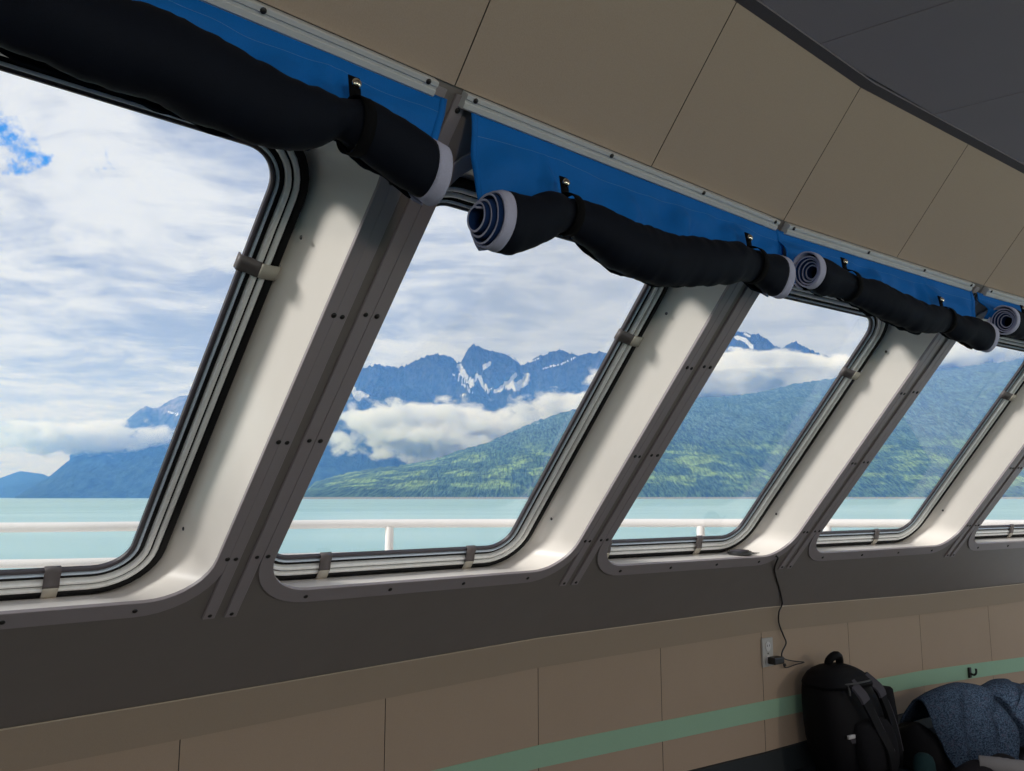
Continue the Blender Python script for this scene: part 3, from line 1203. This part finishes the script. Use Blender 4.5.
for k, c_ in enumerate(colsb):
    line = []
    aa = k / (len(colsb) - 1)
    for m_, p in enumerate(c_):
        f = m_ / (len(c_) - 1)
        w_ = smoothstep(.15, .5, f)
        o_ = .016 * math.sin(k * .62 + f * 5.0) * w_ + .018 * noise.noise(V(p.x * 8, p.y * 8, p.z * 8)) + .006 * noise.noise(V(p.x * 26, p.y * 26, p.z * 26))
        fl = aa - (.13 + .36 * f)
        o_ += (.040 * math.exp(-(fl / .055) ** 2) - .075 * math.exp(-((fl - .13) / .06) ** 2)) * smoothstep(.18, .45, f) * smoothstep(1.0, .8, f)
        p = p + V(0, 0, .085 * (1 - smoothstep(0, .42, aa)) * (1 - smoothstep(.45, .95, f))) - HX * (.05 * (1 - smoothstep(0, .3, aa)))
        q_ = p + HY * o_ + V(0, 0, o_ * .6 * (1 - w_))
        q_.z = max(q_.z, FLOOR_Z + .008)
        line.append(q_)
    g.append(line)
mb.loft(g, closed=False)
tag(mb.build('blanket', M['blanket'], None, smooth=80, solid=(.010, 0)), 'heathered blue wool blanket heaped beside the backpack', 'blanket')
cloth_heap('jacket', f_jacket, -.60, .30, .12, .44, 70, 36, M['jacket'], 'crumpled charcoal jacket on the floor before the blanket', 'jacket', HO + V(0, 0, .004), HX, HY)
mb = MB()
pth = bez([V(1.98, 3.66, -1.115), V(2.08, 3.62, -1.120), V(2.22, 3.60, -1.135), V(2.48, 3.64, -1.14)], 8)
mb.tube(pth, [.030 + .006 * noise.noise(V(k * .6, 2, 1)) + .014 * k / len(pth) for k in range(len(pth))], 16)
tag(mb.build('rolled_towel', M['mat_grey'], smooth=60), 'pale grey rolled towel at the lower right corner', 'towel')
mb = MB()
c = V(1.775, 3.72, FLOOR_Z + .06)
mb.loft([[c + V(r * math.cos(a * math.pi / 10), r * math.sin(a * math.pi / 10), z) for a in range(20)] for r, z in ((.026, -.059), (.040, -.053), (.046, -.028), (.044, .008), (.036, .032), (.022, .043), (.007, .046))], cap=True)
tag(mb.build('stuff_sack', M['teal'], smooth=60), 'small dark teal stuff sack between backpack and blanket', 'sack')

# ------------------------------------------------------------------ deck railing outside
RP = [V(-4.9, 4.7, -.180), V(-3.08, 5.0, -.180), V(-2.31, 5.22, -.180), V(-1.48, 5.6, -.182), V(-.65, 5.85, -.182), V(.80, 6.0, -.184), V(1.63, 6.0, -.184), V(2.24, 5.95, -.184), V(2.75, 5.9, -.184), V(3.6, 5.82, -.186), V(5.5, 5.7, -.19)]
rg = empty('deck_railing', V(0, 5.9, -1.2))
tag(rg, 'white tubular deck railing outside the windows', 'railing')
mb = MB()
mb.tube(bez(RP, 8), .030, 14)
mb.build('top_rail', M['rail'], rg, smooth=60)
mb = MB()
mb.tube(bez([p + V(0, 0, -.215) for p in RP], 8), .026, 14)
mb.build('lower_rail', M['rail'], rg, smooth=60)


def rail_at(u):
    rx = (u - 512) / FPX
    best = min(bez(RP, 40), key=lambda p: abs(p.x / (p.y * math.cos(PITCH) + p.z * math.sin(PITCH)) - rx))
    return best


for u in (-160, 391, 701, 826, 940, 1060):
    p = rail_at(u)
    mb = MB()
    mb.tube([p + V(0, 0, -.02), p + V(0, 0, -1.05)], .030, 12)
    mb.build('post', M['rail'], rg, smooth=60)
mb = MB()
dk = [V(-9, 3.0, -1.3), V(9, 3.0, -1.3), V(9, 6.3, -1.3), V(-9, 6.3, -1.3)]
mb.loft([dk, [p + V(0, 0, -.08) for p in dk]], cap=True)
tag(mb.build('side_deck', M['rail'], smooth=0), 'white side deck under the railing', 'deck', kind='structure')

# ------------------------------------------------------------------ the water
SEA_Z = -7.0


def sea_material():
    m, t, b = mat('glacial_water')
    c = t.coord()
    n = t.noise(t.mapping(c, scale=(.5, 1.3, 1)), .35, 5, .65)
    big = t.noise(t.mapping(c, scale=(.3, 1.0, 1)), .012, 4, .6)
    t.l.new(t.mix(t.ramp(big, .35, .65), (.33, .56, .545), (.42, .64, .61)), b.inputs['Base Color'])
    b.inputs['Roughness'].default_value = .35
    b.inputs['IOR'].default_value = 1.33
    bn = t.add('ShaderNodeBump')
    bn.inputs['Strength'].default_value = .5
    bn.inputs['Distance'].default_value = .35
    t.l.new(n, bn.inputs['Height'])
    t.l.new(bn.outputs[0], b.inputs['Normal'])
    return m


mb = MB()
xs = [-30000, -6000, -1500, -300, 0, 300, 1500, 6000, 30000]
ys = [-300, 8, 60, 300, 1200, 4000, 12000, 40000]
g = [[V(x, y, SEA_Z) for y in ys] for x in xs]
mb.loft(g, closed=False)
tag(mb.build('sea', sea_material(), smooth=0), 'calm pale turquoise fjord water', 'water', kind='stuff')


# ------------------------------------------------------------------ mountains
def terrain_material(name, low, mid, rock, z_mid, z_rock, snow=(.86, .88, .92), nscale=.004, patch=None, bumpd=12, beach=False, aniso=(1, .3, .8)):
    m, t, b = mat(name)
    c = t.coord()
    x, y, z = t.sep(c)
    n = t.noise(c, nscale, 5, .62)
    n2 = t.noise(t.mapping(c, scale=aniso), nscale * 9, 5, .72)
    zz = t.math('ADD', z, t.math('MULTIPLY', t.math('SUBTRACT', n, .5), z_mid * .9))
    col = t.mix(t.ramp(n2, .36, .64), tuple(q * .35 for q in low), tuple(q * 1.9 for q in low))
    if patch:
        pz = t.math('MULTIPLY', t.ramp(z, patch[1], patch[2]), t.ramp(z, patch[3], patch[4], 1, 0))
        pn = t.ramp(t.noise(t.mapping(c, scale=(.5, .5, 1.6)), nscale * 1.6, 4, .6), .46, .60)
        col = t.mix(t.math('MULTIPLY', pz, pn), col, t.mix(t.ramp(n2, .36, .64), tuple(q * .45 for q in patch[0]), tuple(q * 1.6 for q in patch[0])))
    col = t.mix(t.ramp(zz, z_mid * .7, z_mid * 1.3), col, t.mix(t.ramp(n2, .36, .64), tuple(q * .35 for q in mid), tuple(q * 1.9 for q in mid)))
    col = t.mix(t.ramp(zz, z_rock * .8, z_rock * 1.15), col, t.mix(t.ramp(n2, .36, .64), tuple(q * .3 for q in rock), tuple(q * 2.2 for q in rock)))
    if beach:
        col = t.mix(t.ramp(z, SEA_Z + 7, SEA_Z + 9, 1, 0), col, (.42, .40, .30))
    at = t.add('ShaderNodeAttribute', attribute_name='snow')
    sn = t.ramp(t.math('ADD', at.outputs['Fac'], t.math('MULTIPLY', t.math('SUBTRACT', n2, .5), 1.3)), .45, .6)
    col = t.mix(sn, col, snow)
    t.l.new(col, b.inputs['Base Color'])
    b.inputs['Roughness'].default_value = 1.0
    b.inputs['Specular IOR Level'].default_value = 0.0
    bn = t.add('ShaderNodeBump')
    bn.inputs['Strength'].default_value = 1.0
    bn.inputs['Distance'].default_value = bumpd
    t.l.new(n2, bn.inputs['Height'])
    t.l.new(bn.outputs[0], b.inputs['Normal'])
    return m


def terrain(name, outline, near, far, nu, nt, material, label, cat='mountain', jag=.02, ridge=.30, fr=.0013, snow=(), curve=1.0, depth_var=.1, teeth=0.0, recede=1.0):
    """a mountain side rising from a shore at distance `near` to a crest at distance `far`; its crest has the measured outline"""
    us = [p[0] for p in outline]
    vs = [p[1] for p in outline]
    mb = MB()
    snowv = []
    grid = []
    tot = nt + 8
    for a in range(nu + 1):
        u = us[0] + (us[-1] - us[0]) * a / nu
        v = float(np.interp(u, us, vs))
        t0 = bearing(u, v)[2]
        v += teeth * (1.3 * noise.noise(V(u * .31, 2.2, 7)) + 1.2 * noise.noise(V(u * .83, 2.2, 7)))
        dx, dy, tn = bearing(u, v)
        fx, fy, tb = bearing(u, HORIZON)
        rc = 1 + (recede - 1) * smoothstep(0, 1, (u - us[0]) / (us[-1] - us[0]) * 1.1)
        D1 = rc * far * (1 + depth_var * noise.noise(V(u * .008, 1.3, far * .001)))
        D0 = (1 + (rc - 1) * .5) * near * (1 + .04 * noise.noise(V(u * .006, 5.1, near * .001)))
        top = D1 * tn
        row = []
        for k in range(tot + 1):
            if k <= nt:
                f = k / nt
                r = D0 + (D1 - D0) * f
                z = SEA_Z - 1 + (D1 * (t0 + (tn - t0) * f ** 5) - SEA_Z + 1) * f ** curve
                w = math.sin(math.pi * f) ** .8
                px, py = dx * r, dy * r
                h = noise.ridged_multi_fractal(V(px * fr, py * fr, 1.1), .9, 2.1, 6, 1.0, 2.0) - 1.0
                z += ridge * h * w * max(40, top) * .45
                z = min(z, r * tn * (1 - .02 * (1 - f)) if tn > 0 else z)
                if f > 0:
                    z = max(z, SEA_Z + 2 * f * 10)
            else:
                g_ = (k - nt) / 8
                r = D1 * (1 + .35 * g_)
                z = top * (1 - g_ * g_ * 1.05) if top > 0 else top - 50 * g_
                px, py = dx * r, dy * r
            # pixel-like bearing of this point for the snow fields
            zc = -r * dy * math.sin(PITCH) + z * math.cos(PITCH)
            yc = r * dy * math.cos(PITCH) + z * math.sin(PITCH)
            sv = 385.5 - FPX * zc / yc
            s_ = 0.0
            for line, wd in snow:
                for q in range(len(line) - 1):
                    (x0, y0), (x1, y1) = line[q], line[q + 1]
                    ex, ey = x1 - x0, y1 - y0
                    tt_ = max(0, min(1, ((u - x0) * ex + (sv - y0) * ey) / (ex * ex + ey * ey + 1e-6)))
                    dd = math.hypot(u - x0 - ex * tt_, sv - y0 - ey * tt_)
                    s_ = max(s_, 1.05 - .55 * dd / wd)
            snowv.append(max(0, s_))
            row.append(V(px, py, z))
        grid.append(row)
    mb.loft(grid, closed=False)
    o = mb.build(name, material, None, smooth=0, recalc=False)
    o.data.shade_smooth()
    at = o.data.attributes.new('snow', 'FLOAT', 'POINT')
    at.data.foreach_set('value', snowv)
    tag(o, label, cat, 'mountain slopes beyond the first window' if name == 'mountain' else None)
    return o


FAR_OUT = [(300, 392), (330, 382), (346, 377), (364, 368), (376, 364.5), (388, 367), (403, 367), (414, 361), (426, 355.6), (436, 353.8), (446, 354.6), (452, 357.5), (457.5, 363.5), (461, 362), (466, 352), (473, 343), (482, 348), (492, 350.5), (502, 353), (509, 354.5), (515.6, 358), (520, 364), (524, 366), (531, 360.5), (539, 356.2), (549, 352.5), (559, 350), (568, 352.5), (579, 355.6), (590, 352.5), (600, 352), (625, 358), (655, 348), (690, 352), (715, 340), (735, 332.5), (742, 331.3), (751, 334.5), (760, 334.5), (767, 339), (774, 345), (781, 348.5), (786, 345), (795.7, 341.6), (805, 347), (816, 352), (840, 360), (880, 372)]
S = lambda pts: [(250 + x / 3.012, 250 + y / 3.012) for x, y in pts]
S2 = lambda pts: [(700 + x / 5.12, 270 + y / 5.12) for x, y in pts]
FAR_SNOW = [(S([(632, 352), (648, 380), (662, 392), (668, 402)]), 3.4), (S([(664, 395), (690, 378), (700, 405), (715, 422), (745, 425)]), 2.2), (S([(745, 424), (770, 410), (800, 376)]), 2.4), (S([(775, 405), (805, 412), (830, 392), (832, 382)]), 4.6),
            (S([(612, 376), (640, 402), (670, 430)]), 1.3), (S([(700, 358), (722, 342)]), 2.2), (S([(306, 412), (322, 432), (352, 436)]), 3.2), (S([(316, 436), (330, 450)]), 2.4), (S([(775, 312), (812, 338)]), 1.2), (S([(880, 358), (940, 342), (980, 322)]), .8), (S([(636, 438), (652, 434)]), 1.4), (S([(840, 338), (870, 326)]), .7),
            (S2([(186, 345), (232, 358), (262, 395)]), 2.4), (S2([(150, 402), (205, 408), (216, 428)]), 2.6), (S2([(205, 425), (215, 435)]), 2.0), (S2([(225, 325), (255, 340)]), 1.2)]
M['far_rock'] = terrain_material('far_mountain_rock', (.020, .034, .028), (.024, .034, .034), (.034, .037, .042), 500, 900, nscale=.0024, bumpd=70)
M['near_left'] = terrain_material('left_mountain_slope', (.03, .055, .05), (.045, .06, .06), (.15, .14, .135), 600, 1000, nscale=.002, bumpd=40)
M['forest'] = terrain_material('spruce_forest', (.072, .122, .050), (.095, .150, .105), (.09, .13, .10), 330, 900, nscale=.006, patch=((.25, .36, .09), 20, 60, 210, 380), bumpd=22, beach=True, aniso=(1.5, .06, .75))  # mid colour lightened and blued, putting haze into the upper slope

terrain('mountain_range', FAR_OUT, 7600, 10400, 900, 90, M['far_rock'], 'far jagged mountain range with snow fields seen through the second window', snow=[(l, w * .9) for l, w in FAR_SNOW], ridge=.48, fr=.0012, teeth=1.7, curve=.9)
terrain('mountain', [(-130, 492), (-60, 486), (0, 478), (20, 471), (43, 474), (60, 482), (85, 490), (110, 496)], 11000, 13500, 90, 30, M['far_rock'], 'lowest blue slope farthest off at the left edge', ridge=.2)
terrain('mountain', [(70, 452), (95, 440), (112, 432), (126, 421), (136, 412), (146, 406), (153, 408), (160, 407), (170, 400), (181, 396), (193, 395), (210, 386), (235, 380), (260, 386), (290, 380), (320, 392), (345, 402), (372, 420), (400, 440)], 9000, 11000, 180, 60, M['near_left'], 'pale rocky summit above the cloud in the first window', ridge=.3, teeth=.8, snow=[([(168, 411), (178, 415)], 1.0), ([(186, 406), (192, 412)], 1.2)])
terrain('mountain', [(15, 497), (30, 488), (50, 475.8), (62, 466), (73, 457.5), (86, 454), (100, 454), (116, 449), (135, 440), (160, 432), (200, 425), (250, 428), (300, 440), (330, 455), (350, 470), (370, 490)], 7000, 8800, 190, 50, M['near_left'], 'blue forested slope falling to the water in the first window', ridge=.3, teeth=.7)
HILL = [(300, 496), (306, 492), (312, 484), (318, 481), (335, 476), (359.5, 470.5), (380, 467.5), (399, 465.8), (418, 462), (436, 458.5), (452, 453), (466, 448.5), (484, 443), (502, 436), (518, 429), (532, 422.6), (550, 416.5), (569, 411), (600, 405), (640, 401), (700, 397.5), (729, 396), (755, 393), (778, 388), (794, 383.8), (825, 379.4), (870, 372), (910, 366.5), (941, 363.5), (980, 360), (1021, 357.5), (1080, 352), (1160, 350)]
terrain('forested_hill', HILL, 3300, 5600, 430, 90, M['forest'], 'long green forested hill rising to the right behind the water', 'hill', ridge=.16, fr=.0020, teeth=1.3, curve=.85, recede=1.5)


# ------------------------------------------------------------------ low cloud and sea haze
def volume_material(name, dens, scale, soft, thr, col=(1, 1, 1), aniso=0.0, absorb=None):
    m = bpy.data.materials.new(name)
    m.use_nodes = True
    m.node_tree.nodes.clear()
    t = NT(m.node_tree)
    c = t.coord('Object')
    r = t.vmath('LENGTH', c, (0, 0, 0)).outputs['Value']
    fall = t.ramp(r, soft, 1.0, 1, 0)
    geo = t.add('ShaderNodeNewGeometry').outputs['Position']
    n = t.noise(t.mapping(geo, scale=(1, 1, 1.7)), scale, 5, .6)
    d = t.ramp(t.math('ADD', fall, t.math('MULTIPLY', t.math('SUBTRACT', n, .5), 2.6)), thr, thr + .35)
    d = t.math('MULTIPLY', d, t.ramp(r, .9, 1.0, 1, 0))
    d = t.math('MULTIPLY', d, dens)
    v = t.add('ShaderNodeVolumePrincipled')
    v.inputs['Color'].default_value = (*col, 1)
    v.inputs['Anisotropy'].default_value = aniso
    t.l.new(d, v.inputs['Density'])
    o = t.add('ShaderNodeOutputMaterial')
    t.l.new(v.outputs[0], o.inputs['Volume'])
    return m


M['cloud'] = volume_material('bank_of_cloud', .035, .0042, .20, .40, (.998, .998, 1.0))
M['cloud_wisp'] = volume_material('cloud_wisps', .022, .0050, .20, .58, (.998, .998, 1.0))
M['cloud_thick'] = volume_material('thick_cloud_sheet', .05, .0026, .45, .30, (.998, .998, 1.0))


def cloud(u, v, dist, rx, ry, rz, label, rot=0.0, m='cloud'):
    x, y, tn = bearing(u, v)
    bm = bmesh.new()
    bmesh.ops.create_icosphere(bm, subdivisions=3, radius=1.0)
    me = bpy.data.meshes.new('cloud_bank')
    bm.to_mesh(me)
    bm.free()
    me.materials.append(M[m])
    o = bpy.data.objects.new('cloud_bank', me)
    COL.objects.link(o)
    o.location = (x * dist, y * dist, tn * dist)
    o.scale = (rx, ry, rz)
    o.rotation_euler = (0, rot, math.atan2(-x, y))
    tag(o, label, 'cloud', 'cloud banks below the peaks')
    return o


cloud(448, 434, 6200, 1400, 480, 360, 'white cloud bank under the jagged peak in the second window', R(4))
cloud(575, 413, 7300, 900, 420, 250, 'white cloud tongue behind the hill at the right of the second window', R(2))
cloud(735, 376, 8500, 1900, 420, 305, 'broad white cloud sheet above the hill in the third window', 0.0, 'cloud_thick')
cloud(95, 438, 8300, 1500, 480, 290, 'loose cloud wisps around the summit in the first window', 0.0, 'cloud_wisp')
cloud(955, 356, 8000, 800, 380, 240, 'small bright cloud clinging to the hilltop in the fourth window')

mb = MB()
x0, x1, y0, y1, z0, z1 = -16000, 16000, 250, 15500, SEA_Z + .5, 1250
mb.box(((x0 + x1) / 2, (y0 + y1) / 2, (z0 + z1) / 2), ((x1 - x0) / 2, 0, 0), (0, (y1 - y0) / 2, 0), (0, 0, (z1 - z0) / 2))
hm = bpy.data.materials.new('blue_air_haze')
hm.use_nodes = True
hm.node_tree.nodes.clear()
t = NT(hm.node_tree)
vs = t.add('ShaderNodeVolumeScatter')
vs.inputs['Color'].default_value = (.125, .32, .86, 1)
vs.inputs['Density'].default_value = .000138
oo = t.add('ShaderNodeOutputMaterial')
t.l.new(vs.outputs[0], oo.inputs['Volume'])
tag(mb.build('air_haze', hm, smooth=0), 'blue haze of the air between the shore and the mountains', 'haze', kind='stuff')
